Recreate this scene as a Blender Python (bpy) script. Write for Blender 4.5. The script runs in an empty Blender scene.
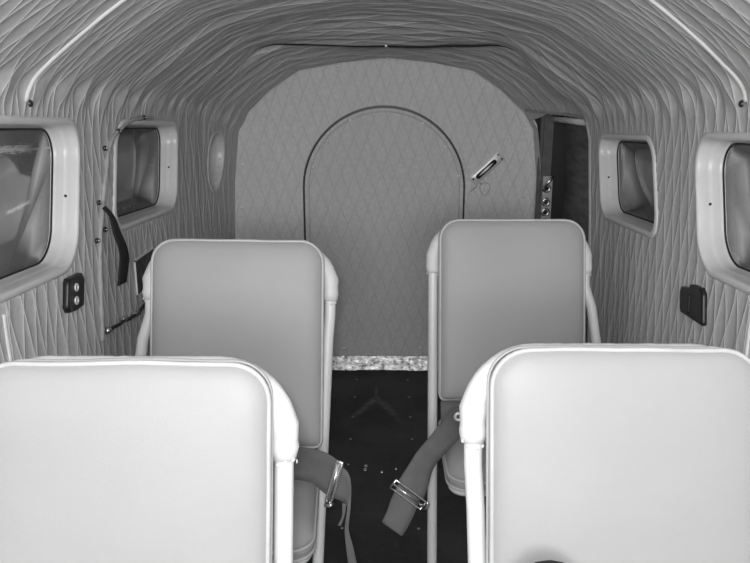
import bpy, math, random
from mathutils import Vector, Matrix, Euler, noise
random.seed(7)
S = bpy.context.scene
COL = S.collection
PI = math.pi

# ------------------------------------------------------------------ materials
class NT:
    def __init__(self, name):
        self.m = bpy.data.materials.new(name); self.m.use_nodes = True
        self.t = self.m.node_tree; self.n = self.t.nodes; self.l = self.t.links
        self.b = self.n['Principled BSDF']; self.out = self.n['Material Output']
    def node(self, typ, **kw):
        o = self.n.new(typ)
        for k, v in kw.items(): setattr(o, k, v)
        return o
    def set(self, sock, v):
        if isinstance(v, (int, float)): sock.default_value = v
        elif isinstance(v, tuple): sock.default_value = v
        else: self.l.new(v, sock)
    def math(self, op, a, b=0.0, c=0.0):
        o = self.node('ShaderNodeMath', operation=op)
        for i, v in enumerate((a, b, c)): self.set(o.inputs[i], v)
        return o.outputs[0]
    def mix(self, f, a, b):
        o = self.node('ShaderNodeMix', data_type='RGBA')
        self.set(o.inputs[0], f); self.set(o.inputs[6], a); self.set(o.inputs[7], b)
        return o.outputs[2]
    def noise(self, scale, detail=3, vec=None, rough=.5):
        o = self.node('ShaderNodeTexNoise'); o.inputs['Scale'].default_value = scale
        o.inputs['Detail'].default_value = detail; o.inputs['Roughness'].default_value = rough
        if vec is not None: self.l.new(vec, o.inputs['Vector'])
        return o.outputs[0]
    def ramp(self, f, lo, hi):
        o = self.node('ShaderNodeMapRange'); self.set(o.inputs[0], f)
        o.inputs[1].default_value = lo; o.inputs[2].default_value = hi
        return o.outputs[0]
    def bump(self, h, dist, strength=1.0, nrm=None):
        o = self.node('ShaderNodeBump'); o.inputs['Distance'].default_value = dist
        o.inputs['Strength'].default_value = strength; self.l.new(h, o.inputs['Height'])
        if nrm is not None: self.l.new(nrm, o.inputs['Normal'])
        return o.outputs[0]
    def coord(self, what='Object'):
        return self.node('ShaderNodeTexCoord').outputs[what]

def g(v): return (v, v, v, 1.0)

def plain(name, v, rough=.5, metal=0.0, var=.08, scale=14, bump=0.0, bscale=200, spec=.5):
    k = NT(name); c = k.coord()
    n = k.noise(scale, 4, c)
    k.set(k.b.inputs['Base Color'], k.mix(k.ramp(n, .3, .7), g(v * (1 - var)), g(min(1, v * (1 + var)))))
    k.b.inputs['Roughness'].default_value = rough; k.b.inputs['Metallic'].default_value = metal
    k.b.inputs['Specular IOR Level'].default_value = spec
    if bump: k.set(k.b.inputs['Normal'], k.bump(k.noise(bscale, 2, c), bump))
    return k.m

def quilt(name, fab, stitch_shading, pu=.155, pv=.058, dist=.006, warp=.004, tw=.90, rough=.55):
    k = NT(name); uv = k.node('ShaderNodeUVMap').outputs[0]
    wv = k.node('ShaderNodeTexNoise'); wv.inputs['Scale'].default_value = 5.0; wv.inputs['Detail'].default_value = 2
    k.l.new(uv, wv.inputs['Vector'])
    sp = k.node('ShaderNodeSeparateXYZ'); k.l.new(uv, sp.inputs[0])
    sc = k.node('ShaderNodeSeparateColor'); k.l.new(wv.outputs['Color'], sc.inputs[0])
    u = k.math('ADD', sp.outputs[0], k.math('MULTIPLY', k.math('SUBTRACT', sc.outputs[0], .5), warp * 6))
    v = k.math('ADD', sp.outputs[1], k.math('MULTIPLY', k.math('SUBTRACT', sc.outputs[1], .5), warp * 4))
    uu = k.math('DIVIDE', u, pu); vv = k.math('DIVIDE', v, pv)
    fa = k.math('ABSOLUTE', k.math('SUBTRACT', k.math('FRACT', k.math('ADD', uu, vv)), .5))
    fb = k.math('ABSOLUTE', k.math('SUBTRACT', k.math('FRACT', k.math('SUBTRACT', uu, vv)), .5))
    # fa, fb = 0.5 on a stitch line, 0 mid-diamond
    ca = k.math('POWER', k.math('SUBTRACT', 1.0, k.math('POWER', k.math('MULTIPLY', fa, 2.0), 3.0)), .6)
    cb = k.math('POWER', k.math('SUBTRACT', 1.0, k.math('POWER', k.math('MULTIPLY', fb, 2.0), 3.0)), .6)
    h = k.math('MULTIPLY', ca, cb)
    line = k.math('MAXIMUM', fa, fb)
    th = k.ramp(line, tw * .5, tw * .5 + .02)
    grain = k.noise(60, 4, uv)
    big = k.noise(3.0, 3, uv)
    base = k.mix(k.ramp(grain, .3, .7), g(fab * .92), g(fab * 1.08))
    base = k.mix(k.math('MULTIPLY', k.ramp(big, .45, .75), .25), base, g(fab * .85))
    k.set(k.b.inputs['Base Color'], k.mix(th, base, g(stitch_shading)))  # stitch line colour carries the light and shade of the quilted grooves
    k.b.inputs['Roughness'].default_value = rough
    k.b.inputs['Specular IOR Level'].default_value = .35
    hn = k.bump(h, dist)
    k.set(k.b.inputs['Normal'], k.bump(k.noise(900, 2, uv), .0006, .5, hn))
    return k.m

M = {}
M['liner'] = quilt('quilted_liner', .63, 1.0, pu=.21, pv=.049, dist=.0030, warp=.008, tw=.93)  # pale lines: light caught by the groove slopes, put into the colour
M['bulk'] = quilt('quilted_bulkhead', .78, .66, dist=.0018, tw=.93)
M['archq'] = quilt('quilted_arch_panel', .74, .63, dist=.0018, tw=.93)

def vinyl(name, v):
    k = NT(name); c = k.coord()
    n = k.noise(4.0, 4, c)
    k.set(k.b.inputs['Base Color'], k.mix(k.ramp(n, .35, .7), g(v), g(v * .93)))
    k.b.inputs['Roughness'].default_value = .48; k.b.inputs['Specular IOR Level'].default_value = .4
    b1 = k.bump(k.noise(9.0, 2, c), .003, .35)
    k.set(k.b.inputs['Normal'], k.bump(k.noise(450, 2, c), .0005, .5, b1))
    return k.m
M['vinyl'] = vinyl('light_vinyl', .42)
M['piping'] = plain('vinyl_piping', .55, .4)
M['white'] = plain('white_enamel', .84, .35, var=.03)
M['sleeve'] = plain('white_vinyl_sleeve', .80, .5, var=.04, bump=.001, bscale=60)
M['frame'] = plain('cream_moulding', .74, .32, var=.05)
M['black'] = plain('black_plastic', .012, .4)
M['rubber'] = plain('black_rubber', .015, .7)
M['steel'] = plain('bright_steel', .75, .25, 1.0)
M['dull'] = plain('dull_steel', .45, .4, .8)
M['snap'] = plain('dark_snap', .06, .35, .6)
M['post'] = plain('grey_post', .12, .55, var=.25, scale=20)
M['darkpanel'] = plain('mottled_dark_panel', .05, .5, var=.8, scale=30)
M['header'] = plain('pale_header', .92, .4)
M['cord'] = plain('pale_cord', .6, .7)
M['plate'] = plain('pale_plate', .95, .5, .6, var=.03)
M['button'] = plain('covered_button', .9, .4)

def webbing(name, v):
    k = NT(name); uv = k.node('ShaderNodeUVMap').outputs[0]
    sp = k.node('ShaderNodeSeparateXYZ'); k.l.new(uv, sp.inputs[0])
    w = k.math('SINE', k.math('MULTIPLY', k.math('ADD', sp.outputs[0], k.math('MULTIPLY', sp.outputs[1], .5)), 2600.0))
    n = k.noise(25, 3, k.coord())
    k.set(k.b.inputs['Base Color'], k.mix(k.ramp(n, .3, .7), g(v * .9), g(v * 1.1)))
    k.b.inputs['Roughness'].default_value = .75
    k.set(k.b.inputs['Normal'], k.bump(w, .0006, .5))
    return k.m
M['web'] = webbing('grey_webbing', .17)
M['webdark'] = webbing('dark_webbing', .022)

def floor_mat(name, v, scuff=False):
    k = NT(name); c = k.coord()
    n = k.noise(3.0, 6, c, .65); n2 = k.noise(40, 3, c)
    col = k.mix(k.ramp(n, .35, .75), g(v * .6), g(v * 1.7))
    col = k.mix(k.math('MULTIPLY', k.ramp(n2, .6, .8), .3), col, g(v * 2.5))
    if scuff:   # chalky scuff with the shape of a flat peak
        sp = k.node('ShaderNodeSeparateXYZ'); k.l.new(c, sp.inputs[0])
        wob = k.math('MULTIPLY', k.math('SUBTRACT', k.noise(14, 4, c), .5), .07)
        x = k.math('ADD', sp.outputs[0], .037)
        ax = k.math('ABSOLUTE', x)
        d = k.math('ABSOLUTE', k.math('ADD', k.math('SUBTRACT', sp.outputs[1], k.math('SUBTRACT', 2.95, k.math('MULTIPLY', ax, 2.1))), wob))
        a = k.math('MULTIPLY', k.ramp(d, .055, .0), k.ramp(ax, .115, .05))
        d2 = k.math('MULTIPLY', k.ramp(ax, .01, .0), k.math('MULTIPLY', k.ramp(sp.outputs[1], 2.88, 2.95), k.ramp(sp.outputs[1], 3.08, 3.02)))
        a = k.math('MAXIMUM', a, d2)
        a = k.math('MULTIPLY', a, k.math('ADD', .25, k.math('MULTIPLY', k.ramp(k.noise(35, 4, c), .4, .65), .5)))
        col = k.mix(a, col, g(.22))
    k.set(k.b.inputs['Base Color'], col)
    k.b.inputs['Roughness'].default_value = .5
    k.b.inputs['Specular IOR Level'].default_value = .3
    k.set(k.b.inputs['Normal'], k.bump(n2, .001))
    return k.m
M['floor'] = floor_mat('dark_floor', .055)
M['floorplate'] = floor_mat('dark_floor_plate', .046, True)

def foil():
    k = NT('crinkled_foil'); c = k.coord()
    mp = k.node('ShaderNodeMapping'); k.l.new(c, mp.inputs[0]); mp.inputs['Scale'].default_value = (1, 1, 1.6)
    vo = k.node('ShaderNodeTexVoronoi'); vo.inputs['Scale'].default_value = 26; k.l.new(mp.outputs[0], vo.inputs['Vector'])
    n = k.noise(42, 4, mp.outputs[0], .7)
    k.set(k.b.inputs['Base Color'], k.mix(k.ramp(n, .35, .65), g(.12), g(.9)))
    k.b.inputs['Metallic'].default_value = .85; k.b.inputs['Roughness'].default_value = .35
    h = k.math('ADD', vo.outputs['Distance'], n)
    k.set(k.b.inputs['Normal'], k.bump(h, .004, .6))
    return k.m
M['foil'] = foil()

def glass(name, tint=.55, streak=False):
    k = NT(name); c = k.coord('UV')
    tr = k.node('ShaderNodeBsdfTransparent'); tr.inputs[0].default_value = g(tint)
    gl = k.node('ShaderNodeBsdfGlossy'); gl.inputs['Roughness'].default_value = .06; gl.inputs[0].default_value = g(1)
    df = k.node('ShaderNodeBsdfDiffuse')
    n = k.noise(6, 4, c)
    dirt_and_streak = k.math('ADD', .40, k.math('MULTIPLY', k.ramp(n, .4, .7), .14))
    df.inputs[0].default_value = g(.55)
    if streak:   # pale streaks painted along the old perspex
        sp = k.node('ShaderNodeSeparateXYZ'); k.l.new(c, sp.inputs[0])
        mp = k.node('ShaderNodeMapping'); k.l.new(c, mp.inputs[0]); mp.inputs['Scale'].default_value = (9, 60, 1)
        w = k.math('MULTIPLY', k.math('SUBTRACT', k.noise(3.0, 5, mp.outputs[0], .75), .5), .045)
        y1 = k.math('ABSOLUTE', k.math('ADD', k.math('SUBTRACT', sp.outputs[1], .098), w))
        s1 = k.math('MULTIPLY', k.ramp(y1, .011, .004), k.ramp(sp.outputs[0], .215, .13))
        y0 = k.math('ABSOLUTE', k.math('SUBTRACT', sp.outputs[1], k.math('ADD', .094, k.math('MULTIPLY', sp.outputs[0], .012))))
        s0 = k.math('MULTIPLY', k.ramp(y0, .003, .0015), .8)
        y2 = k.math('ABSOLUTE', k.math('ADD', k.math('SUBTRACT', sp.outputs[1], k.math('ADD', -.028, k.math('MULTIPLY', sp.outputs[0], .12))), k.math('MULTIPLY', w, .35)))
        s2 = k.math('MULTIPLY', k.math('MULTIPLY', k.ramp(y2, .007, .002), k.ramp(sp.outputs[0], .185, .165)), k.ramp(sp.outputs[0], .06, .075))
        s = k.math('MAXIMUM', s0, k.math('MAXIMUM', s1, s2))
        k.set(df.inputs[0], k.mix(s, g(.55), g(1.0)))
        dirt_and_streak = k.math('MAXIMUM', dirt_and_streak, k.math('MULTIPLY', s, .9))
    lw = k.node('ShaderNodeLayerWeight'); lw.inputs[0].default_value = .5
    fr = k.math('ADD', .04, k.math('MULTIPLY', k.math('POWER', lw.outputs['Facing'], 5.0), .8))
    m1 = k.node('ShaderNodeMixShader'); k.set(m1.inputs[0], dirt_and_streak); k.l.new(tr.outputs[0], m1.inputs[1]); k.l.new(df.outputs[0], m1.inputs[2])
    m2 = k.node('ShaderNodeMixShader'); k.set(m2.inputs[0], fr); k.l.new(m1.outputs[0], m2.inputs[1]); k.l.new(gl.outputs[0], m2.inputs[2])
    k.l.new(m2.outputs[0], k.out.inputs[0]); k.n.remove(k.b)
    return k.m
M['glass'] = glass('old_perspex')
M['glass_streaked'] = glass('streaked_perspex', streak=True)

def doorskin():
    k = NT('dark_door_skin'); c = k.coord()
    mp = k.node('ShaderNodeMapping'); k.l.new(c, mp.inputs[0]); mp.inputs['Scale'].default_value = (1, 1.2, 9)
    n = k.noise(4, 6, mp.outputs[0], .65)
    k.set(k.b.inputs['Base Color'], k.mix(k.ramp(n, .3, .75), g(.06), g(.28)))
    k.b.inputs['Roughness'].default_value = .45
    k.set(k.b.inputs['Normal'], k.bump(n, .004))
    return k.m
M['doorskin'] = doorskin()
M['hangar'] = plain('hangar_sheet', .16, .8, var=.4, scale=.8)
M['concrete'] = plain('concrete', .14, .8, var=.3, scale=1.5)

# ------------------------------------------------------------------ mesh helpers
class MB:
    def __init__(self): self.v = []; self.f = []; self.uv = {}; self.flat = set(); self.mi = {}
    def add(self, vs, fs, flat=False, uvs=None, mi=0):
        o = len(self.v); self.v += [tuple(p) for p in vs]
        for f in fs:
            if flat: self.flat.add(len(self.f))
            if mi: self.mi[len(self.f)] = mi
            self.f.append([i + o for i in f])
        if uvs is not None:
            for i, q in enumerate(uvs): self.uv[i + o] = q
        return self
    def box(self, a, b, flat=True, mi=0):
        x0, y0, z0 = a; x1, y1, z1 = b
        vs = [(x0,y0,z0),(x1,y0,z0),(x1,y1,z0),(x0,y1,z0),(x0,y0,z1),(x1,y0,z1),(x1,y1,z1),(x0,y1,z1)]
        return self.add(vs, [(0,3,2,1),(4,5,6,7),(0,1,5,4),(1,2,6,5),(2,3,7,6),(3,0,4,7)], flat, mi=mi)
    def tube(self, pts, r, n=12, closed=False, sq=None, caps=True):
        pts = [Vector(p) for p in pts]; m = len(pts)
        rs = r if isinstance(r, (list, tuple)) else [r] * m
        tang = []
        for i in range(m):
            a = pts[(i - 1) % m] if (closed or i > 0) else pts[i]
            b = pts[(i + 1) % m] if (closed or i < m - 1) else pts[i]
            tang.append((b - a).normalized())
        t0 = tang[0]; up = Vector((0, 0, 1)) if abs(t0.z) < .9 else Vector((0, 1, 0))
        nr = (up - t0 * up.dot(t0)).normalized(); vs = []
        for i in range(m):
            t = tang[i]; nr = (nr - t * nr.dot(t)).normalized(); bn = t.cross(nr)
            for k in range(n):
                a = 2 * PI * k / n
                vs.append(pts[i] + nr * (math.cos(a) * rs[i]) + bn * (math.sin(a) * rs[i]))
        fs = []
        for i in range(m if closed else m - 1):
            j = (i + 1) % m
            for k in range(n):
                l = (k + 1) % n
                fs.append((i*n+k, i*n+l, j*n+l, j*n+k))
        if not closed and caps:
            fs.append(tuple(reversed(range(n)))); fs.append(tuple((m-1)*n + k for k in range(n)))
        return self.add(vs, fs)
    def dome(self, c, nrm, r, h, n=12, rings=4):
        c = Vector(c); nrm = Vector(nrm).normalized()
        up = Vector((0,0,1)) if abs(nrm.z) < .9 else Vector((1,0,0))
        a = (up - nrm * up.dot(nrm)).normalized(); b = nrm.cross(a); vs = []; fs = []
        for i in range(rings):
            t = i / rings * PI / 2
            for k in range(n):
                q = 2*PI*k/n
                vs.append(c + (a*math.cos(q) + b*math.sin(q)) * r * math.cos(t) + nrm * h * math.sin(t))
        vs.append(c + nrm * h)
        for i in range(rings - 1):
            for k in range(n):
                l = (k+1) % n; fs.append((i*n+k, i*n+l, (i+1)*n+l, (i+1)*n+k))
        for k in range(n): fs.append(((rings-1)*n+k, (rings-1)*n+(k+1)%n, len(vs)-1))
        return self.add(vs, fs)
    def rings(self, loops, cap0=True, cap1=True, uvs=None):
        n = len(loops[0]); vs = [p for l in loops for p in l]; fs = []
        for i in range(len(loops)-1):
            for k in range(n):
                l = (k+1) % n; fs.append((i*n+k, i*n+l, (i+1)*n+l, (i+1)*n+k))
        if cap0: fs.append(tuple(reversed(range(n))))
        if cap1: fs.append(tuple((len(loops)-1)*n+k for k in range(n)))
        return self.add(vs, fs, uvs=uvs)
    def ribbon(self, pairs, t=.0022, sub=4, across=5, bow=0.0):
        L = [Vector(p[0]) for p in pairs]; R = [Vector(p[1]) for p in pairs]
        def cr(P):
            out = []
            for i in range(len(P)-1):
                p0 = P[max(i-1,0)]; p1 = P[i]; p2 = P[i+1]; p3 = P[min(i+2,len(P)-1)]
                for k in range(sub):
                    u = k/sub
                    out.append(.5*((2*p1)+(p2-p0)*u+(2*p0-5*p1+4*p2-p3)*u*u+(3*p1-p0-3*p2+p3)*u**3))
            return out + [P[-1]]
        L = cr(L); R = cr(R); m = len(L); grid = []; s = 0
        for i in range(m):
            grid.append([L[i].lerp(R[i], k/(across-1)) for k in range(across)])
        nm = []
        for i in range(m):
            d = grid[min(i+1,m-1)][across//2] - grid[max(i-1,0)][across//2]
            w = R[i]-L[i]; q = d.cross(w)
            nm.append(q.normalized() if q.length > 1e-9 else Vector((0,-1,0)))
        vs = []; uvs = []
        for sgn in (1, -1):
            s = 0
            for i in range(m):
                if i: s += (grid[i][2]-grid[i-1][2]).length if across > 2 else 0
                wl = (R[i]-L[i]).length
                for k in range(across):
                    e = 1 - (2*k/(across-1)-1)**2
                    vs.append(grid[i][k] + nm[i]*(sgn*t/2 + bow*e)); uvs.append((s, wl*k/(across-1)))
        fs = []; o = m*across
        for i in range(m-1):
            for k in range(across-1):
                a = i*across+k
                fs.append((a, a+1, a+across+1, a+across)); fs.append((o+a, o+a+across, o+a+across+1, o+a+1))
            a = i*across; fs.append((a, a+across, o+a+across, o+a))
            a = i*across+across-1; fs.append((a, o+a, o+a+across, a+across))
        for k in range(across-1):
            fs.append((k, o+k, o+k+1, k+1)); a = (m-1)*across+k; fs.append((a, a+1, o+a+1, o+a))
        return self.add(vs, fs, uvs=uvs)
    def xf(self, mat):
        self.v = [tuple(mat @ Vector(p)) for p in self.v]; return self
    def build(self, name, mats, parent=None, kind=None, label=None):
        me = bpy.data.meshes.new(name); me.from_pydata(self.v, [], self.f)
        for m_ in (mats if isinstance(mats, (list, tuple)) else [mats]): me.materials.append(m_)
        me.polygons.foreach_set('use_smooth', [i not in self.flat for i in range(len(self.f))])
        if self.mi:
            for i, q in self.mi.items(): me.polygons[i].material_index = q
        if self.uv:
            ul = me.uv_layers.new(name='UVMap'); li = [0]*len(me.loops); me.loops.foreach_get('vertex_index', li)
            flat = []
            for i in li: flat += list(self.uv.get(i, (0, 0)))
            ul.data.foreach_set('uv', flat)
        me.validate(); me.update()
        o = bpy.data.objects.new(name, me); COL.objects.link(o)
        if parent: o.parent = parent
        if kind: o['kind'] = kind
        if label: o['label'] = label
        return o

def tag(o, label, cat, group=None):
    o['label'] = label; o['category'] = cat
    if group: o['group'] = group
    return o
def empty(name, loc, rot=(0,0,0)):
    o = bpy.data.objects.new(name, None); COL.objects.link(o); o.location = loc; o.rotation_euler = rot
    o.empty_display_size = .05
    return o
def rrect(hw, hh, r, per=9):
    r = max(.001, min(r, hw, hh)); out = []
    for cx, cy, a0 in ((hw-r, hh-r, 0), (-(hw-r), hh-r, PI/2), (-(hw-r), -(hh-r), PI), (hw-r, -(hh-r), 1.5*PI)):
        for k in range(per):
            a = a0 + PI/2*k/(per-1); out.append((cx+r*math.cos(a), cy+r*math.sin(a)))
    return out
def rrect2(hw, hh, r, rb, per=9):
    out = []
    for cx, cy, a0, q in ((hw-r, hh-r, 0, r), (-(hw-r), hh-r, PI/2, r), (-(hw-rb), -(hh-rb), PI, rb), (hw-rb, -(hh-rb), 1.5*PI, rb)):
        for k in range(per):
            a = a0 + PI/2*k/(per-1); out.append((cx+q*math.cos(a), cy+q*math.sin(a)))
    return out
def dense(loop, step):
    out = []; n = len(loop)
    for i in range(n):
        a = loop[i]; b = loop[(i+1) % n]; d = math.dist(a, b); m = max(1, int(d/step))
        for k in range(m): out.append(tuple(a[j]+(b[j]-a[j])*k/m for j in range(len(a))))
    return out
def sm(x, a, b):
    t = min(1, max(0, (x-a)/(b-a))); return t*t*(3-2*t)

# ------------------------------------------------------------------ cabin shell
BULK = 3.30
half = [(.60,0),(.64,.2),(.66,.5),(.665,.8),(.666,1.05),(.664,1.17),(.646,1.24),(.598,1.293),(.47,1.388),(.385,1.432),(.2,1.475),(0,1.490)]
def crs(P, step):
    out = []
    for i in range(len(P)-1):
        p0 = P[max(i-1,0)]; p1 = P[i]; p2 = P[i+1]; p3 = P[min(i+2,len(P)-1)]
        m = max(1, int(math.dist(p1, p2)/step))
        for k in range(m):
            u = k/m
            out.append(tuple(.5*((2*p1[j])+(p2[j]-p0[j])*u+(2*p0[j]-5*p1[j]+4*p2[j]-p3[j])*u*u+(3*p1[j]-p0[j]-3*p2[j]+p3[j])*u**3) for j in (0,1)))
    return out + [P[-1]]
full = [(-x, z) for x, z in half] + [(x, z) for x, z in reversed(half[:-1])]
prof = crs(full, .009)
arc = [0]
for i in range(1, len(prof)): arc.append(arc[-1] + math.dist(prof[i-1], prof[i]))
rear_half = [(.60,0),(.64,.2),(.66,.5),(.666,.70),(.652,.95),(.626,1.161),(.580,1.237),(.482,1.327),(.36,1.408),(.19,1.441),(0,1.460)]
rear_poly = [(-x, z) for x, z in rear_half] + [(x, z) for x, z in reversed(rear_half[:-1])]
def resample(P, fr):
    acc = [0]
    for i in range(1, len(P)): acc.append(acc[-1]+math.dist(P[i-1], P[i]))
    out = []; j = 0
    for f in fr:
        t = f*acc[-1]
        while j < len(P)-2 and acc[j+1] < t: j += 1
        u = min(1, (t-acc[j])/max(1e-9, acc[j+1]-acc[j]))
        out.append((P[j][0]+(P[j+1][0]-P[j][0])*u, P[j][1]+(P[j+1][1]-P[j][1])*u))
    return out
rear = resample(rear_poly, [a/arc[-1] for a in arc])
def drop(Y): return -(Y-2.0)*.06
def sect(i, Y):
    w = sm(Y, 2.72, 3.25)
    x = prof[i][0]*(1-w)+rear[i][0]*w; z = prof[i][1]*(1-w)+rear[i][1]*w
    return x, z + drop(Y)*sm(z, 0, .9)
def wall_x(z, Y):
    for i in range(len(prof)//2, len(prof)-1):
        a, b = sect(i, Y), sect(i+1, Y)
        if b[1] <= z <= a[1]:
            t = (z-b[1])/max(1e-9, a[1]-b[1]); return b[0]+(a[0]-b[0])*t
    return .66
# window outlines on the side walls: (centre y, centre z, half length, half height, corner radius)
WIN = {'a': (1.353, 1.070, .277, .154, .075, .30), 'b': (2.143, 1.044, .283, .134, .065, .30), 'c': (2.95, .985, .105, .112, .10, .22),
       'd': (1.350, 1.056, .272, .140, .075, .34), 'e': (2.125, 1.019, .247, .122, .060, .40)}
TILT = -.06
def wsdf(w, Y, z):
    cy, cz, hw, hh, r, SHEAR = WIN[w]
    b = z - cz - TILT*(Y-cy); a = Y - cy - SHEAR*b
    dx = abs(a)-(hw-r); dy = abs(b)-(hh-r)
    return math.hypot(max(dx,0), max(dy,0)) + min(max(dx,dy),0) - r
def dsdf(Y, z):       # entry door opening on the right wall
    y0 = 2.475 + .30*(z-.95) if z < 1.12 else 2.526 + (z-1.12)*1.6
    return max(y0-Y, Y-3.20, z-1.168)
Ys = [-2.3 + .1*i for i in range(31)] + [.8 + .009*i for i in range(1, 278)] + [3.3]
nS = len(prof)
def surf(i, Y):
    x, z = prof[i]; X, Z = sect(i, Y)
    a = prof[max(i-1,0)]; b = prof[min(i+1,nS-1)]
    tx, tz = b[0]-a[0], b[1]-a[1]; L = math.hypot(tx, tz)
    n_in = (tz/L, -tx/L)          # points into the cabin
    s = arc[i]; side = -1 if x < 0 else 1
    damp = 1.0; tuck = 0.0
    if z < 1.35:
        for w in (('a','b','c') if side < 0 else ('d','e')):
            d = wsdf(w, Y, Z)
            damp = min(damp, sm(d, .0, .07))
            if d < .004: tuck = max(tuck, min(.022, (.004-d)*1.6))
        if side > 0:
            d = dsdf(Y, Z)
            damp = min(damp, .3+.7*sm(d, 0, .06))
    ceil = sm(z, 1.22, 1.36)
    wallw = 1-ceil
    # soft wrinkles running round the hoop
    f = noise.noise(Vector((s*1.3, Y*6.5, 3.1)))*.008*ceil + noise.noise(Vector((s*2.2, Y*9, 8.7)))*.0045
    rear = sm(Y, 1.9, 2.4)
    ph = Y*2*PI/.083 + 2.6*noise.noise(Vector((s*1.1, Y*1.8, 1.0)))*2
    f += rear*.0042*math.sin(ph)*(.35+.65*ceil)
    # hoop frames the liner is drawn over
    f += .007*math.exp(-((Y-1.98)/.04)**2)*ceil
    # sagging fold in front of the bulkhead
    fy = sm(Y, 2.30, 2.70)*(1-sm(Y, 2.70, 2.728))
    fs = 1-sm(abs(x), .36, .56)
    f += fy*(.040*(1-sm(abs(x), .06, .40)) + .004*fs - .020*math.exp(-((abs(x)-.41)/.09)**2))
    if x > .3: f += .022*sm(x, .3, .5)*sm(Y, 2.25, 2.50)*(1-sm(Y, 2.52+.25*(1.49-z), 2.58+.25*(1.49-z)))*sm(z,1.15,1.3)
    f *= damp
    if 1.19 < z < 1.28: f += .006*math.sin((Y*2*PI)/.115 + 2*side)*math.exp(-((z-1.235)/.03)**2)*damp
    off = f - tuck
    return (X + n_in[0]*off, Y, Z + n_in[1]*off)
# n_in must point inwards: on the left wall the arc runs upwards, inward is +x
chk = surf(nS//2, 1.0)
grid = [[surf(i, Y) for i in range(nS)] for Y in Ys]
knee = .646
iL = next(i for i in range(nS) if prof[i][1] > 1.245)
iR = nS-1-iL
def shell(name, i0, i1, windows, door):
    mb = MB(); idx = {}; vs = []; uvs = []; fs = []
    def vid(j, i):
        if (j, i) not in idx:
            idx[(j, i)] = len(vs); vs.append(grid[j][i]); uvs.append((arc[i], Ys[j]))
        return idx[(j, i)]
    for j in range(len(Ys)-1):
        for i in range(i0, i1):
            Y = (Ys[j]+Ys[j+1])/2; x = (prof[i][0]+prof[i+1][0])/2; z = (prof[i][1]+prof[i+1][1])/2
            Z = (sect(i, Y)[1]+sect(i+1, Y)[1])/2
            if any(wsdf(w, Y, Z) < -.003 for w in windows): continue
            if door and dsdf(Y, Z) < -.004: continue
            fs.append((vid(j,i), vid(j,i+1), vid(j+1,i+1), vid(j+1,i)))
    mb.add(vs, fs, uvs=uvs)
    return mb.build(name, M['liner'], kind='structure')
wl = shell('wall_left', 0, iL, 'abc', False)
ceiling = shell('ceiling', iL, iR, '', False)
wr = shell('wall_right', iR, nS-1, 'de', True)

MB().box((-.72,-2.3,-.03),(.72,3.36,0)).build('floor', M['floor'], kind='structure')
MB().box((-.75,-2.36,-.03),(.75,-2.3,1.85)).build('wall_front', M['post'], kind='structure')

# ------------------------------------------------------------------ rear bulkhead with its arched panel
outl = []
for i in range(0, nS, 3):
    X, Z = sect(i, BULK); outl.append((X*1.03, Z+(.02 if Z > 1.0 else 0)))
AX0, AX1, ACZ = -.361, .346, .833
acx = (AX0+AX1)/2; ar = (AX1-AX0)/2
def arch(r, z0=0.0, n=48):
    return [(acx-r, z0)] + [(acx + r*math.cos(PI-PI*k/n), ACZ + r*math.sin(PI-PI*k/n)) for k in range(n+1)] + [(acx+r, z0)]
inner = arch(ar)
mb = MB()
loop = [(x, z) for x, z in outl] + [(outl[-1][0], 0.0)] + [(p[0], p[1]) for p in reversed(inner)] + [(outl[0][0], 0.0)]
# dedupe
L2 = [loop[0]]
for p in loop[1:]:
    if math.dist(p, L2[-1]) > 1e-4: L2.append(p)
if math.dist(L2[0], L2[-1]) < 1e-4: L2.pop()
n = len(L2)
vs = [(x, BULK, z) for x, z in L2] + [(x, BULK+.03, z) for x, z in L2]
mb.add(vs, [tuple(range(n))], True, uvs=[(v[2], v[0]) for v in vs])
base = 0
mb.f += [[k, (k+1) % n, n+(k+1) % n, n+k] for k in range(n)] + [[n+k for k in reversed(range(n))]]
for k in range(1, n+2): mb.flat.add(k)
mb.box((-.74, BULK+.031, 0), (.74, BULK+.045, 1.42), mi=1)
wb = mb.build('wall_back', [M['bulk'], M['black']], kind='structure')
ap = [(x, z-.004) for x, z in arch(ar-.008, .008)]
n = len(ap); mb = MB()
vs = [(x, BULK+.008, z) for x, z in ap] + [(x, BULK+.028, z) for x, z in ap]
mb.add(vs, [tuple(range(n))], True, uvs=[(v[2]+.03, v[0]+.02) for v in vs])
mb.f += [[k, (k+1) % n, n+(k+1) % n, n+k] for k in range(n)] + [[n+k for k in reversed(range(n))]]
for k in range(1, n+2): mb.flat.add(k)
arch_door = mb.build('door_1', M['archq'], kind='structure')
e = MB(); pth = [(x, BULK+.006, z) for x, z in arch(ar-.026, .07)]
e.tube(pth, .003, 8).build('edge_welt', M['archq'], arch_door)
for x, z in ((-.252,1.035),(-.314,.926),(-.153,1.125),(.158,1.113),(.256,1.012),(.313,.889),(-.189,.093),(-.019,.094),(.161,.095)):
    q = MB(); q.dome((x, BULK+.008, z), (0,-1,0), .0085, .006); q.build('button', M['plate'], arch_door)
for x, z in ((-.574,1.152),(-.203,1.348),(-.002,1.370),(-.622,.939),(.595,1.105),(.60,.80),(-.635,.75)):
    q = MB(); q.dome((x, BULK, z), (0,-1,0), .008, .005); q.build('button', M['plate'], wb)
q = MB(); q.dome(surf(nS//2, 2.688), (0,-.6,-1), .008, .010); q.build('stud', M['steel'], ceiling)

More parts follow.
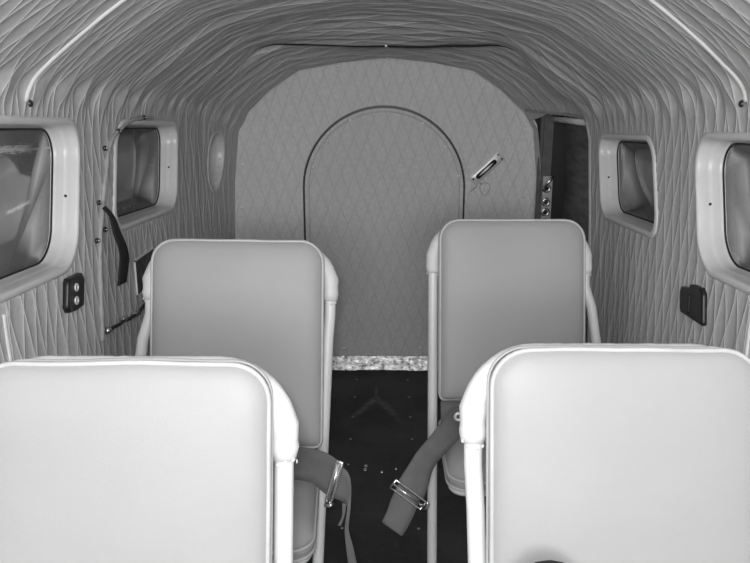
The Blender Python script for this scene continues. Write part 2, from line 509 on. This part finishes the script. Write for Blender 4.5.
mb = MB(); pts = []
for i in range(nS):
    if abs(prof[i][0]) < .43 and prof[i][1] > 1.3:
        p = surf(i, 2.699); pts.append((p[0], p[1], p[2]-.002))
mb.tube(pts, [.0045*sm(min(k, len(pts)-1-k), -1, 14)+.0006 for k in range(len(pts))], 8); mb.build('trim_fold_shade', M['rubber'], kind='structure')  # dark tube standing in for the shade line under the ceiling fold
# crinkled metal sill strip
mb = MB(); rows = 5; colsn = 90; vs = []; fs = []
for a in range(rows):
    for b in range(colsn+1):
        x = -.56+1.12*b/colsn; t = a/(rows-1)
        y = BULK-.034 + .026*t + .002*noise.noise(Vector((x*30, t*3, 0)))
        vs.append((x, y, .002+.06*t + .0025*noise.noise(Vector((x*24, 5, t)))))
for a in range(rows-1):
    for b in range(colsn):
        i = a*(colsn+1)+b; fs.append((i, i+1, i+colsn+2, i+colsn+1))
mb.add(vs, fs)
mb.box((-.56, BULK-.006, .002), (.56, BULK-.0005, .061))
mb.box((-.56, BULK-.026, .002), (.56, BULK-.006, .012))
mb.build('trim_1', M['foil'], kind='structure')

# riveted floor plate along the aisle
mb = MB(); mb.box((-.131, .9, 0), (.106, 3.284, .004))
fp = mb.build('trim_2', M['floorplate'], kind='structure')
for k in range(12):
    Y = 3.15-.193*k
    for x in (-.126, .101):
        q = MB(); q.dome((x, Y, .004), (0,0,1), .005, .003, 10, 3); q.build('rivet', M['dull'], fp)
for x, y in ((-.064,2.369),(-.009,2.328),(.039,2.349),(-.066,2.345)):
    q = MB(); q.dome((x, y, .004), (0,0,1), .008 if x < -.03 else .005, .004, 12, 3); q.build('bolt', M['steel'], fp)

# ------------------------------------------------------------------ windows
wn = 0
def window(w, side, streak=False):
    global wn
    wn += 1
    cy, cz, hw, hh, r, SHEAR = WIN[w]
    def loop(d, o):
        out = []
        for a, b in dense(rrect(hw-d, hh-d, r-d*.55), .03):
            Y = cy+a+SHEAR*b; Z = cz+b+TILT*(a+SHEAR*b)
            out.append((side*(wall_x(Z, Y)+o), Y, Z))
        return out
    def ring_n(d, o, N=120):
        L = rrect(hw-d, hh-d, max(.012, r-d*.55), 16)
        # resample by arc length fraction so every ring has the same count
        P = L+[L[0]]; acc = [0]
        for i in range(1, len(P)): acc.append(acc[-1]+math.dist(P[i-1], P[i]))
        out = []; j = 0
        for k in range(N):
            t = acc[-1]*k/N
            while acc[j+1] < t: j += 1
            u = (t-acc[j])/max(1e-9, acc[j+1]-acc[j]); a = P[j][0]+(P[j+1][0]-P[j][0])*u; b = P[j][1]+(P[j+1][1]-P[j][1])*u
            Y = cy+a+SHEAR*b; Z = cz+b+TILT*(a+SHEAR*b)
            out.append(((side*(wall_x(Z, Y)+o), Y, Z), (a, b)))
        return out
    root = empty('window_%d' % wn, (side*.66, cy, cz)); root['kind'] = 'structure'
    root_inv = Matrix.Translation((-side*.66, -cy, -cz))
    mb = MB()
    secs = [(-.005,.010),(-.005,-.002),(-.002,-.004),(.004,-.0052),(.008,-.0038),(.0095,.001),(.011,.016),(.011,.022),(.0125,.025),(.013,.028),(.014,.040),(.0145,.047),(.017,.049),(.017,.07)]
    if w == 'c': secs = [(-.005,.008),(-.004,-.002),(0,-.004),(.003,0),(.004,.03),(.006,.06),(.008,.075),(.011,.077),(.011,.09)]
    mb.rings([[p for p, _ in ring_n(d, o)] for d, o in secs], False, False)
    mb.xf(root_inv).build('window_frame', M['frame'], root)
    dl, ol = secs[-2]
    gk = MB(); gk.tube([p for p, _ in ring_n(dl+.001, ol)], .0022, 8, True); gk.xf(root_inv).build('gasket', M['rubber'], root)
    L = ring_n(dl-.001, ol+.004); L2 = ring_n(dl-.001, ol+.008)
    pn = MB(); pn.rings([[p for p, _ in L], [p for p, _ in L2]], True, True, uvs=[q for _, q in L]+[q for _, q in L2])
    pn.xf(root_inv).build('pane', M['glass_streaked'] if streak else M['glass'], root)
    if w != 'c':
        for a in (hw-.0115, -(hw-.0115)):
            Y = cy+a-SHEAR*.005; Z = cz-.005+TILT*(a-SHEAR*.005)
            q = MB(); q.dome((side*(wall_x(Z,Y)+.022), Y, Z), (0,-1 if a > 0 else 1,0), .0035, .002, 8, 3); q.xf(root_inv).build('screw', M['snap'], root)
    return root
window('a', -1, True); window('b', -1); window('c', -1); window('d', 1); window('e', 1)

# ------------------------------------------------------------------ welts and trims on the liner
def welt(name, idxs, Yf, r=.007):
    pts = []
    for i in idxs:
        x, z = prof[i]; Y = Yf(i)
        p = surf(i, Y); pts.append(p)
    mb = MB(); mb.tube(pts, r, 10)
    mb2 = [(p[0], p[1]+.011, p[2]) for p in pts]; mb.tube(mb2, r*.45, 8)
    return mb.build(name, M['frame'], kind='structure')
i0 = next(i for i in range(nS) if prof[i][1] > 1.212)
t3 = welt('trim_3', range(i0, nS-i0), lambda i: 1.395 + .06*(i/(nS-1)) , .0045)
for i in (i0, nS-1-i0):
    p = surf(i, 1.395 + .06*(i/(nS-1)))
    q = MB(); q.dome((p[0]*.995, p[1]+.008, p[2]-.004), (-p[0],0,0), .007, .006); q.build('stud', M['snap'], t3)
ib = next(i for i in range(nS) if prof[i][1] > .86)
welt('trim_4', range(4, ib), lambda i: 1.258, .004)
welt('trim_5', range(nS-1-ib, nS-5), lambda i: 1.325, .004)

# puckered liner edge with snaps before the second left window
def on_left(Y, Z, o=0.0): return (-(wall_x(Z, Y)-o), Y, Z)
path = crs([(2.17,1.188),(2.02,1.190),(1.90,1.168),(1.83,1.13),(1.775,1.04),(1.72,.93),(1.69,.80),(1.67,.70)], .012)
pts = []; rr = []
for k, (Y, Z) in enumerate(path):
    w = noise.noise(Vector((k*.35, 0, 0)))
    pts.append(on_left(Y + .006*w, Z, .004)); rr.append(.0052+.004*noise.noise(Vector((k*.6, 4, 0))))
mb = MB(); mb.tube(pts, rr, 10)
M['liner_plain0'] = plain('liner_fold', .40, .6)
t6 = mb.build('trim_6', M['liner_plain0'], kind='structure')
for Y, Z in ((1.904,1.168),(1.805,1.135),(1.736,1.017),(1.702,.935),(1.758,.95),(2.10,1.192)):
    q = MB(); q.dome(on_left(Y-.008, Z, .006), (1,-.4,0), .0065, .006); q.build('snap', M['snap'] , t6)
    q = MB(); q.dome(on_left(Y-.008, Z, .0118), (1,-.4,0), .003, .002, 8, 3); q.build('snap_cap', M['steel'], t6)

# ------------------------------------------------------------------ entry door on the right wall
M['liner_plain'] = plain('liner_edge', .40, .6)
pts = [(wall_x(z, y)-.001, y, z) for y, z in [(3.195-.025*k, 1.170) for k in range(27)]] + [(wall_x(z, 2.475+.30*(z-.95))-.001, 2.475+.30*(z-.95) if z < 1.12 else 2.526+(z-1.12)*1.0, z) for z in [1.15-.05*k for k in range(22)]]
rr = [.006+.002*noise.noise(Vector((k*.8, 0, 9))) for k in range(len(pts))]
mb = MB(); mb.tube(pts, rr, 10); mb.build('trim_7', M['liner_plain'], kind='structure')
d2 = empty('door_2', (.72, 2.85, 0)); d2['kind'] = 'structure'
inv = Matrix.Translation((-.72, -2.85, 0))
mb = MB(); rows, cn = 30, 30; vs = []; fs = []
for t in (0, 1):
    for a in range(rows+1):
        for b in range(cn+1):
            z = .02+1.26*a/rows; Y = 2.30+.95*b/cn
            vs.append((.755+.012*t-.05*max(0,(z-1.0)/.28)**2 + .003*noise.noise(Vector((Y*3,z*6,0))), Y, z))
o = (rows+1)*(cn+1)
for a in range(rows):
    for b in range(cn):
        i = a*(cn+1)+b; fs.append((i, i+1, i+cn+2, i+cn+1)); fs.append((o+i, o+i+cn+1, o+i+cn+2, o+i+1))
mb.add(vs, fs); mb.xf(inv).build('door_skin', M['doorskin'], d2)
mb = MB()
mb.box((.640, 3.205, .01), (.692, 3.235, 1.185))
mb.box((.652, 3.196, .01), (.660, 3.206, 1.176))
mb.xf(inv).build('jamb', M['post'], d2)
mb = MB(); mb.box((.693, 3.215, .01), (.80, 3.235, 1.185)); mb.xf(inv).build('jamb_return', M['black'], d2)
mb = MB(); mb.tube([(.700, 2.66, 1.147), (.698, 2.9, 1.141), (.694, 3.19, 1.134)], .011, 10); mb.xf(inv).build('header', M['header'], d2)
mb = MB(); mb.box((.655, 3.198, .55), (.700, 3.2045, .90)); mb.xf(inv).build('latch_plate', M['dull'], d2)
for z in (.85, .792, .749, .706, .66):
    q = MB(); q.tube([(.676+.013*math.cos(a*PI/10), 3.194, z+.013*math.sin(a*PI/10)) for a in range(20)], .0055, 8, True)
    q.xf(inv).build('latch_ring', M['steel'], d2)
    q = MB(); q.dome((.676, 3.198, z), (0,-1,0), .009, .002, 12, 2); q.xf(inv).build('latch_hole', M['black'], d2)
q = MB(); q.tube([(.662,3.19,.84),(.668,3.178,.866),(.684,3.17,.888),(.697,3.18,.90)], [.005,.007,.007,.005], 8); q.xf(inv).build('latch_lever', M['steel'], d2)

# ------------------------------------------------------------------ wall fittings
def slab(poly, xf_in, xf_out, side, name, mat, parent=None, chamfer=.003):
    # poly in (y, z); extrudes from x=xf_out (on the wall) to x=xf_in (towards the cabin)
    cy = sum(p[0] for p in poly)/len(poly); cz = sum(p[1] for p in poly)/len(poly)
    loop = dense(poly, .006)
    def ring(sc, x): return [(x, cy+(p[0]-cy)*sc, cz+(p[1]-cz)*sc) for p in loop]
    s = -1 if xf_in > xf_out else 1
    mb = MB(); mb.rings([ring(1, xf_out), ring(1, xf_in + s*chamfer), ring(.94, xf_in), ring(.86, xf_in)], True, True)
    return mb, name, mat
outlet = tag(empty('jack_outlet', (-.66, 1.54, .855)), 'small black outlet box with two pale round jacks on the quilted wall', 'outlet')
oi = Matrix.Translation((.66, -1.54, -.855))
mb, _, _ = slab([(1.512,.892),(1.58,.888),(1.588,.874),(1.571,.818),(1.54,.817),(1.497,.823),(1.49,.836),(1.506,.885)], -.652, -.668, -1, '', None)
mb.xf(oi).build('housing', M['black'], outlet)
for Y, Z in ((1.535,.868),(1.529,.841)):
    q = MB(); q.tube([(-.650, Y+.0072*math.cos(a*PI/8), Z+.0072*math.sin(a*PI/8)) for a in range(16)], .0022, 8, True)
    q.xf(oi).build('jack', M['plate'], outlet, label='pale ring of a jack socket')
for Y, Z in ((1.575,.882),(1.505,.828)):
    q = MB(); q.dome((-.652, Y, Z), (1,0,0), .003, .002, 8, 3); q.xf(oi).build('screw', M['snap'], outlet)

ab = tag(empty('vent_box', (.66, 1.57, .83)), 'black angular box with a slanted bottom edge on the quilted wall', 'wall box')
ai = Matrix.Translation((-.66, -1.57, -.83))
mb, _, _ = slab([(1.641,.836),(1.636,.848),(1.588,.856),(1.589,.865),(1.575,.868),(1.535,.871),(1.522,.862),(1.506,.80),(1.512,.796),(1.588,.793),(1.624,.791),(1.632,.797)], .655, .668, 1, '', None)
mb.xf(ai).build('housing', M['black'], ab)
mb, _, _ = slab([(1.628,.832),(1.58,.846),(1.575,.802),(1.620,.800)], .652, .656, 1, '', None, chamfer=.002)
mb.xf(ai).build('lid', M['black'], ab)

fpn = tag(empty('pocket_panel', (-.66, 2.0, .78)), 'dark mottled panel in a thin pale frame low on the quilted wall', 'panel')
pi_ = Matrix.Translation((.66, -2.0, -.78))
mb = MB(); mb.box((-.670,1.945,.735),(-.6605,2.11,.826)); mb.xf(pi_).build('panel', M['darkpanel'], fpn)
mb = MB()
for a, b in (((1.942,.732),(1.945,.829)),((1.942,.826),(2.113,.829)),((1.942,.732),(2.113,.735)),((2.110,.732),(2.113,.829))):
    mb.box((-.670,a[0],a[1]),(-.6595,b[0],b[1]))
mb.xf(pi_).build('rim', M['frame'], fpn)

mb = MB(); P = crs([(1.686,.722),(1.71,.712),(1.75,.716),(1.80,.708),(1.86,.700),(1.93,.692),(1.99,.70)], .012)
mb.tube([(-.653-.004*math.sin(k*.7), y, z+.003*math.sin(k*.9)) for k, (y, z) in enumerate(P)], .0045, 8)
cable = mb.build('loose_cable', M['snap']); tag(cable, 'thin dark cable running along the wall below the dark framed panel', 'cable')
for Y, Z in ((1.69,.719),(1.80,.712),(1.88,.70)):
    q = MB(); q.tube([(-.653, Y-.006, Z+.002), (-.653, Y+.008, Z)], .008, 10); q.build('clip', M['steel'], cable)

mb = MB()
mb.ribbon([((-.652,1.727,1.005),(-.652,1.743,1.007)),((-.640,1.734,.983),(-.640,1.763,.978)),((-.634,1.734,.943),(-.634,1.78,.936)),((-.630,1.746,.911),(-.630,1.799,.90)),((-.634,1.763,.881),(-.634,1.819,.865)),((-.640,1.766,.848),(-.640,1.822,.834)),((-.642,1.752,.812),(-.642,1.808,.807))], .004, 5)
tag(mb.build('hanging_strap', M['webdark']), 'black fabric strap hanging curved beneath the edge of a window', 'strap')

# pull handle plate on the bulkhead
c0 = Vector((.436, BULK, .921)); ax = Vector((.129, 0, .122)).normalized(); bx = Vector((-ax.z, 0, ax.x))
lt = tag(empty('pull_handle', c0), 'pale metal latch plate with a black slot, screwed slantwise to the quilted bulkhead', 'latch')
def lp(a, b, y): return ax*a + bx*b + Vector((0, y, 0))
R = dense(rrect(.084, .0215, .006, 5), .01)
mb = MB(); mb.rings([[lp(a, b, 0) for a, b in R], [lp(a, b, -.005) for a, b in R], [lp(a*.98, b*.93, -.0065) for a, b in R]], True, True)
mb.build('plate', M['plate'], lt)
R = dense(rrect(.056, .0105, .0104, 8), .008)
mb = MB(); mb.rings([[lp(a-.004, b, -.0062) for a, b in R], [lp(a-.004, b, -.0078) for a, b in R]], True, True); mb.build('slot', M['black'], lt)
mb = MB(); N = 14
loops = []
for k in range(N+1):
    a = -.042+.084*k/N; h = .0058*math.sin(PI*k/N)+.0004
    loops.append([lp(a-.004, h*math.cos(q*PI/5), -.008-h*.9*max(0, math.sin(q*PI/5))) for q in range(10)])
mb.rings(loops).build('grip', M['plate'], lt)
for a, b in ((.074,.012),(.074,-.012),(-.073,.006)):
    q = MB(); q.dome(lp(a, b, -.0062), (0,-1,0), .0045, .003, 10, 3); q.build('screw', M['snap'], lt)
mb = MB()
lc = Vector((.430-c0.x, -.008, .832-c0.z))
ring = [lc + Vector((.021*math.cos(t*PI/14)+.004*math.sin(t*PI/7), .003*math.sin(t*PI/4), .028*math.sin(t*PI/14))) for t in range(28)]
mb.tube(ring, .0022, 6, True)
mb.tube([lp(-.068,-.012,-.008), lc+Vector((-.012,-.004,.022))], .0035, 6)
mb.tube([lp(-.068,-.012,-.008), lp(-.080,-.024,-.006), lp(-.078,-.034,-.005)+Vector((-.01,0,0)), Vector((-.066,-.004,-.098))], .0032, 6)
mb.build('cord_loop', M['cord'], lt)

# ------------------------------------------------------------------ seats
KR = .265
r_ = math.atan(KR); sr, cr_ = math.sin(r_), math.cos(r_)
def P3(a, b, n): return Vector((a, b*sr - n*cr_, b*cr_ + n*sr))
def cushion_back(hw, b0, b1, n0, n1, r, seed):
    hl = (b1-b0)/2; bc = (b0+b1)/2
    spec = [(.02,n0,),(.004,n0),(0,n0+.006),(0,(n0+n1)/2),(0,n1),(.004,n1+.005),(.011,n1+.0095),(.022,n1+.0125),(.042,n1+.0145),(.075,n1+.016),(.115,n1+.017),(.15,n1+.0175)]
    loops = []
    for d, n in spec:
        L = dense(rrect2(hw, hl, r, .016), .014)
        sx = (hw-d)/hw; sy = (hl-d)/hl
        out = []
        for a, b in L:
            aa, bb = a*sx, b*sy
            w = .004*noise.noise(Vector((aa*5+seed, bb*5, 1.7)))*sm(d, .0, .05)
            ed = .003*noise.noise(Vector((aa*9+seed*3, bb*9, 4)))*(1-sm(d, 0, .03))
            out.append(P3(aa*(1+ed), bc+bb+ed, n+w))
        loops.append(out)
    mb = MB(); mb.rings(loops)
    pipe = MB(); pipe.tube(loops[4], .0036, 8, True)
    pipe2 = MB(); pipe2.tube(loops[2], .003, 8, True)
    return mb, pipe, pipe2
def seat(loc, yaw, roll, label, seed, splay=(0,0), hw=.185, aisle=1, wt=.2035):
    rot = (0, roll, yaw)
    root = empty('cabin_seat', loc, rot)
    tag(root, label, 'seat', 'cabin seats')
    mw = Matrix.Translation(loc) @ Euler(rot).to_matrix().to_4x4()
    ht, rc = .944, .088
    # hoop tube: legs to the floor, rounded shoulders
    def leg_pts(s, sp):
        return [P3(s*(wt+sp*max(0, (.86-b))), b, 0) for b in [0.0137+k*.06 for k in range(0,13)]]
    shoulder = [(wt*-1, .79)] + [(-(wt-rc) - rc*math.cos(t*PI/20), ht-rc+rc*math.sin(t*PI/20)) for t in range(11)] + [((wt-rc)+rc*math.sin(t*PI/20), ht-rc+rc*math.cos(t*PI/20)) for t in range(11)] + [(wt, .79)]
    pts = leg_pts(-1, splay[0]) + [P3(a, b, 0) for a, b in shoulder] + list(reversed(leg_pts(1, splay[1])))
    mb = MB(); mb.tube(pts, .0132, 14); mb.build('frame_tube', M['white'], root)
    sl = [(-wt, ht-.122), (-wt, ht-.112)] + shoulder[1:-1] + [(wt, ht-.112), (wt, ht-.122)]
    dl = []
    for i in range(len(sl)-1):
        d = math.dist(sl[i], sl[i+1]); m = max(1, int(d/.008))
        for k in range(m): dl.append(tuple(sl[i][j]+(sl[i+1][j]-sl[i][j])*k/m for j in (0,1)))
    dl.append(sl[-1]); rr = []
    for k, (a, b) in enumerate(dl):
        e = min(k, len(dl)-1-k)
        q = .0160+.0030*sm(e, 0, 3) + (.0022 if e in (1, 2, 5) else 0) + .0010*noise.noise(Vector((k*.7, seed, 0)))
        rr.append(q)
    mb = MB(); mb.tube([P3(a, b, -.002) for a, b in dl], rr, 14); slv = mb.build('tube_sleeve', M['sleeve'], root)
    for s in (-1, 1):
        mb = MB()
        for k in range(9):
            t = k/9*2*PI
            c = P3(s*wt, ht-.121, -.002) + Vector((math.cos(t)*.0165, math.sin(t)*.0165, .004*math.sin(k*5+seed)))
            mb.dome(c, (math.cos(t), math.sin(t), 0), .0032, .002, 8, 3)
        mb.build('gathered_end', M['sleeve'], slv)
    cb, pipe, pipe2 = cushion_back(hw, .494, .9585, .012, .055, .05, seed)
    back = cb.build('backrest', M['vinyl'], root)
    pipe.build('piping', M['piping'], back); pipe2.build('piping', M['piping'], back)
    # seat cushion: waterfall front
    L = dense(rrect(.185, .172, .05, 9), .014); cy = -.058
    spec = [(.02,.402),(.003,.402),(0,.406),(0,.414),(-.002,.420),(0,.428),(.004,.437),(.012,.446),(.026,.453),(.05,.458),(.09,.461),(.14,.462)]
    loops = []
    for d, z in spec:
        lo = []
        for a, b in L:
            aa = a*(.185-d)/.185; bb = b*(.172-d)/.172
            fall = -.018*sm(-bb, .08, .172)*(1 if z > .43 else 0)
            lo.append(Vector((aa, cy+bb+.0, z+fall)))
        loops.append(lo)
    mb = MB(); mb.rings(loops); pan = mb.build('seat_cushion', M['vinyl'], root)
    q = MB(); q.tube(loops[2], .0035, 8, True); q.build('piping', M['piping'], pan)
    q = MB(); q.tube(loops[5], .0035, 8, True); q.build('piping', M['piping'], pan)
    # seat rails, front legs, cross bars
    mb = MB(); R = [Vector((a, cy+b, .392)) for a, b in rrect(.172, .150, .03, 7)]; mb.tube(R, .010, 10, True)
    mb.tube([(-wt, KR*.392, .392), (wt, KR*.392, .392)], .010, 10)
    mb.tube([(-wt+.02, KR*.392, .392), (-.16, cy+.12, .392)], .009, 8); mb.tube([(wt-.02, KR*.392, .392), (.16, cy+.12, .392)], .009, 8)
    mb.build('seat_frame', M['white'], root)
    for s in (-1, 1):
        mb = MB(); mb.tube([(s*.12, cy-.13, .392), (s*.12, cy-.14, .001)], .0115, 12); mb.build('leg', M['white'], root)
    mb = MB(); mb.tube([(-.12, cy-.137, .12), (.12, cy-.137, .12)], .009, 10); mb.build('stretcher', M['white'], root)
    return root, mw.inverted()
G = 'cabin seats'
nearR = seat((.322, .772, 0), 0.0, 0.0, 'pale padded seat in the front row with a black pouch standing on it', 1.3, splay=(-.03,.0), hw=.178, wt=.197)
nearL = seat((-.341, .712, 0), .06, .02, 'pale padded front-row seat in front of the seat by the loose cable', 5.1, splay=(0,.0), wt=.2015)
farR, iR_ = seat((.327, 1.746, 0), 0.0, 0.0, 'pale padded rear-row seat standing in front of the dark entry door', 9.7, splay=(0,.14), wt=.2005)
farL, iL_ = seat((-.339, 1.480, 0), 0.05, .018, 'pale padded rear-row seat beside the dark framed panel and loose cable', 13.9, splay=(.13,-.036), hw=.191, wt=.207)

# belts of the two rear seats, hanging into the aisle
Rb = [((0.213, 1.719, 0.515), (0.211, 1.69, 0.473)), ((0.17, 1.705, 0.524), (0.187, 1.671, 0.472)), ((0.138, 1.662, 0.51), (0.176, 1.643, 0.473)), ((0.106, 1.623, 0.487), (0.145, 1.614, 0.453)), ((0.076, 1.59, 0.466), (0.114, 1.585, 0.428)), ((0.053, 1.566, 0.44), (0.101, 1.561, 0.4)), ((0.031, 1.547, 0.413), (0.088, 1.542, 0.37))]
Rt = [((0.031, 1.545, 0.407), (0.08, 1.541, 0.371)), ((0.014, 1.539, 0.369), (0.067, 1.536, 0.334)), ((0.006, 1.534, 0.345), (0.053, 1.53, 0.306)), ((-0.006, 1.528, 0.32), (0.04, 1.523, 0.287))]
Lb = [((-0.206, 1.479, 0.533), (-0.206, 1.451, 0.471)), ((-0.166, 1.465, 0.537), (-0.179, 1.442, 0.473)), ((-0.132, 1.446, 0.539), (-0.15, 1.428, 0.473)), ((-0.107, 1.428, 0.535), (-0.124, 1.409, 0.462)), ((-0.087, 1.409, 0.526), (-0.106, 1.395, 0.457))]
Lt = [((-0.086, 1.408, 0.523), (-0.104, 1.394, 0.46)), ((-0.073, 1.395, 0.514), (-0.085, 1.386, 0.456)), ((-0.068, 1.384, 0.491), (-0.076, 1.378, 0.451)), ((-0.069, 1.376, 0.447), (-0.077, 1.375, 0.44)), ((-0.073, 1.373, 0.402), (-0.081, 1.371, 0.403)), ((-0.064, 1.37, 0.362), (-0.079, 1.367, 0.368)), ((-0.054, 1.367, 0.31), (-0.073, 1.364, 0.312))]
Ls = [((-0.078, 1.38, 0.455), (-0.086, 1.38, 0.457)), ((-0.081, 1.378, 0.431), (-0.087, 1.378, 0.428)), ((-0.089, 1.376, 0.407), (-0.096, 1.376, 0.408))]
def buckle(p, q, mat_inv, parent, w=.022, r=.003):
    p = Vector(p); q = Vector(q); ax = (q-p).normalized(); dn = Vector((-.45, -.1, -.85)); dn = (dn-ax*dn.dot(ax)).normalized()
    a = p - ax*.006; b = q + ax*.008; nz = ax.cross(dn).normalized()
    if nz.y > 0: nz = -nz
    a += nz*.004; b += nz*.004
    mb = MB(); mb.tube(dense([a, b, b+dn*w, a+dn*w], .01) and [Vector(x) for x in dense([tuple(a), tuple(b), tuple(b+dn*w), tuple(a+dn*w)], .01)], r, 8, True)
    mb.tube([a+dn*w*.5+nz*.002, b+dn*w*.5+nz*.002], r*.8, 8)
    mb.tube([b, b+ax*.006, b+ax*.008+dn*w], r*1.5, 8)
    return mb.xf(mat_inv).build('buckle', M['steel'], parent, label='bright steel buckle')
mb = MB(); mb.ribbon(Rb, .0024, 5, bow=.003); mb.ribbon(Rt, .0024, 4, bow=.002)
beltR = mb.xf(iR_).build('seat_belt', M['web'], farR, label='grey webbing belt hanging into the aisle')
buckle(Rb[-1][0], Rb[-1][1], iR_, beltR)
Rtab = [((0.139, 1.765, 0.513), (0.139, 1.725, 0.469)), ((0.168, 1.765, 0.515), (0.168, 1.715, 0.458)), ((0.195, 1.765, 0.513), (0.195, 1.715, 0.453)), ((0.223, 1.76, 0.5), (0.22, 1.72, 0.454))]
mb = MB(); mb.ribbon(Rtab, .0024, 4); mb.xf(iR_).build('anchor_tab', M['web'], beltR)
mb = MB(); ec = Vector((.174, 1.655, .522))
mb.tube([ec+Vector((.0085*math.cos(t*PI/8), -.001*t/16, .0085*math.sin(t*PI/8))) for t in range(16)], .0035, 8, True)
mb.tube([ec+Vector((.008,0,-.003)), ec+Vector((.03,.01,-.012)), ec+Vector((.05,.02,-.01))], .0035, 8)
mb.xf(iR_).build('eyelet', M['plate'], beltR, label='pale ring anchoring the belt')
mb = MB(); mb.ribbon(Lb, .0024, 5, bow=.004); mb.ribbon(Lt, .0024, 5, bow=.001); mb.ribbon(Ls, .0024, 4)
beltL = mb.xf(iL_).build('seat_belt', M['web'], farL, label='grey webbing belt looped over into the aisle')
buckle(Lb[-1][0], Lb[-1][1], iL_, beltL, .012, .0035)

# black pouch on the front seat
mb = MB(); loops = []
for k in range(13):
    t = 1-(1-k/12)**1.6; q_ = 1-max(0, (t-.80)/.20)**2
    w = max(.006, .050*max(0, q_)**.5); d = max(.005, .024*max(0, q_)**.5)
    loops.append([Vector((.206+a, .742+.082*t+b, 0.464+.248*t)) for a, b in rrect(w, d, min(w, d)*.8, 6)])
mb.rings(loops)
pouch = mb.build('black_pouch', M['rubber']); tag(pouch, 'small black round-topped pouch propped on the front-row seat', 'pouch')

# ------------------------------------------------------------------ hangar seen dimly through the panes
MB().box((-4.1,-6,-1.06),(4.1,9,-1.0)).build('floor_hangar', M['concrete'], kind='structure')
MB().box((-4.1,-6,-1.0),(-4.0,9,4.0)).build('wall_hangar_left', M['hangar'], kind='structure')
MB().box((4.0,-6,-1.0),(4.1,9,4.0)).build('wall_hangar_right', M['hangar'], kind='structure')
MB().box((-4.1,8.9,-1.0),(4.1,9.0,4.0)).build('wall_hangar_back', M['hangar'], kind='structure')

# ------------------------------------------------------------------ light
FLASH, FILL, DAY_FILL = 7.9, 9.4, 24
W = bpy.data.worlds.new('world'); S.world = W; W.use_nodes = True
W.node_tree.nodes['Background'].inputs[0].default_value = g(1); W.node_tree.nodes['Background'].inputs[1].default_value = .25
def area(name, loc, rot, sx, sy, e, shape='RECTANGLE'):
    d = bpy.data.lights.new(name, 'AREA'); d.shape = shape; d.size = sx; d.size_y = sy; d.energy = e
    o = bpy.data.objects.new(name, d); COL.objects.link(o); o.location = loc; o.rotation_euler = rot
    return o
area('camera_flash', (-.018, -.02, 1.325), (math.radians(90-9), 0, 0), .05, .03, FLASH)
area('soft_fill', (0, -.75, 1.42), (math.radians(90-8), 0, 0), .75, .3, FILL)  # added soft fill behind the camera, not a fitting of the cockpit
area('cockpit_end_fill', (0, -2.2, 1.52), (math.radians(90), 0, 0), 1.0, .36, DAY_FILL)  # added fill from the unseen cockpit end; no windscreen is built

# ------------------------------------------------------------------ camera
cam = bpy.data.cameras.new('camera'); co = bpy.data.objects.new('camera', cam); COL.objects.link(co)
cam.sensor_width = 36; cam.lens = 36*760/750; cam.clip_start = .02
co.location = (0, 0, 1.29)
co.rotation_euler = (PI/2 - math.atan((281.5-80)/760), 0, .01399)
S.camera = co
vs_ = S.view_settings; vs_.view_transform = 'Standard'; vs_.look = 'None'; vs_.exposure = 0; vs_.gamma = 1; vs_.use_curve_mapping = False
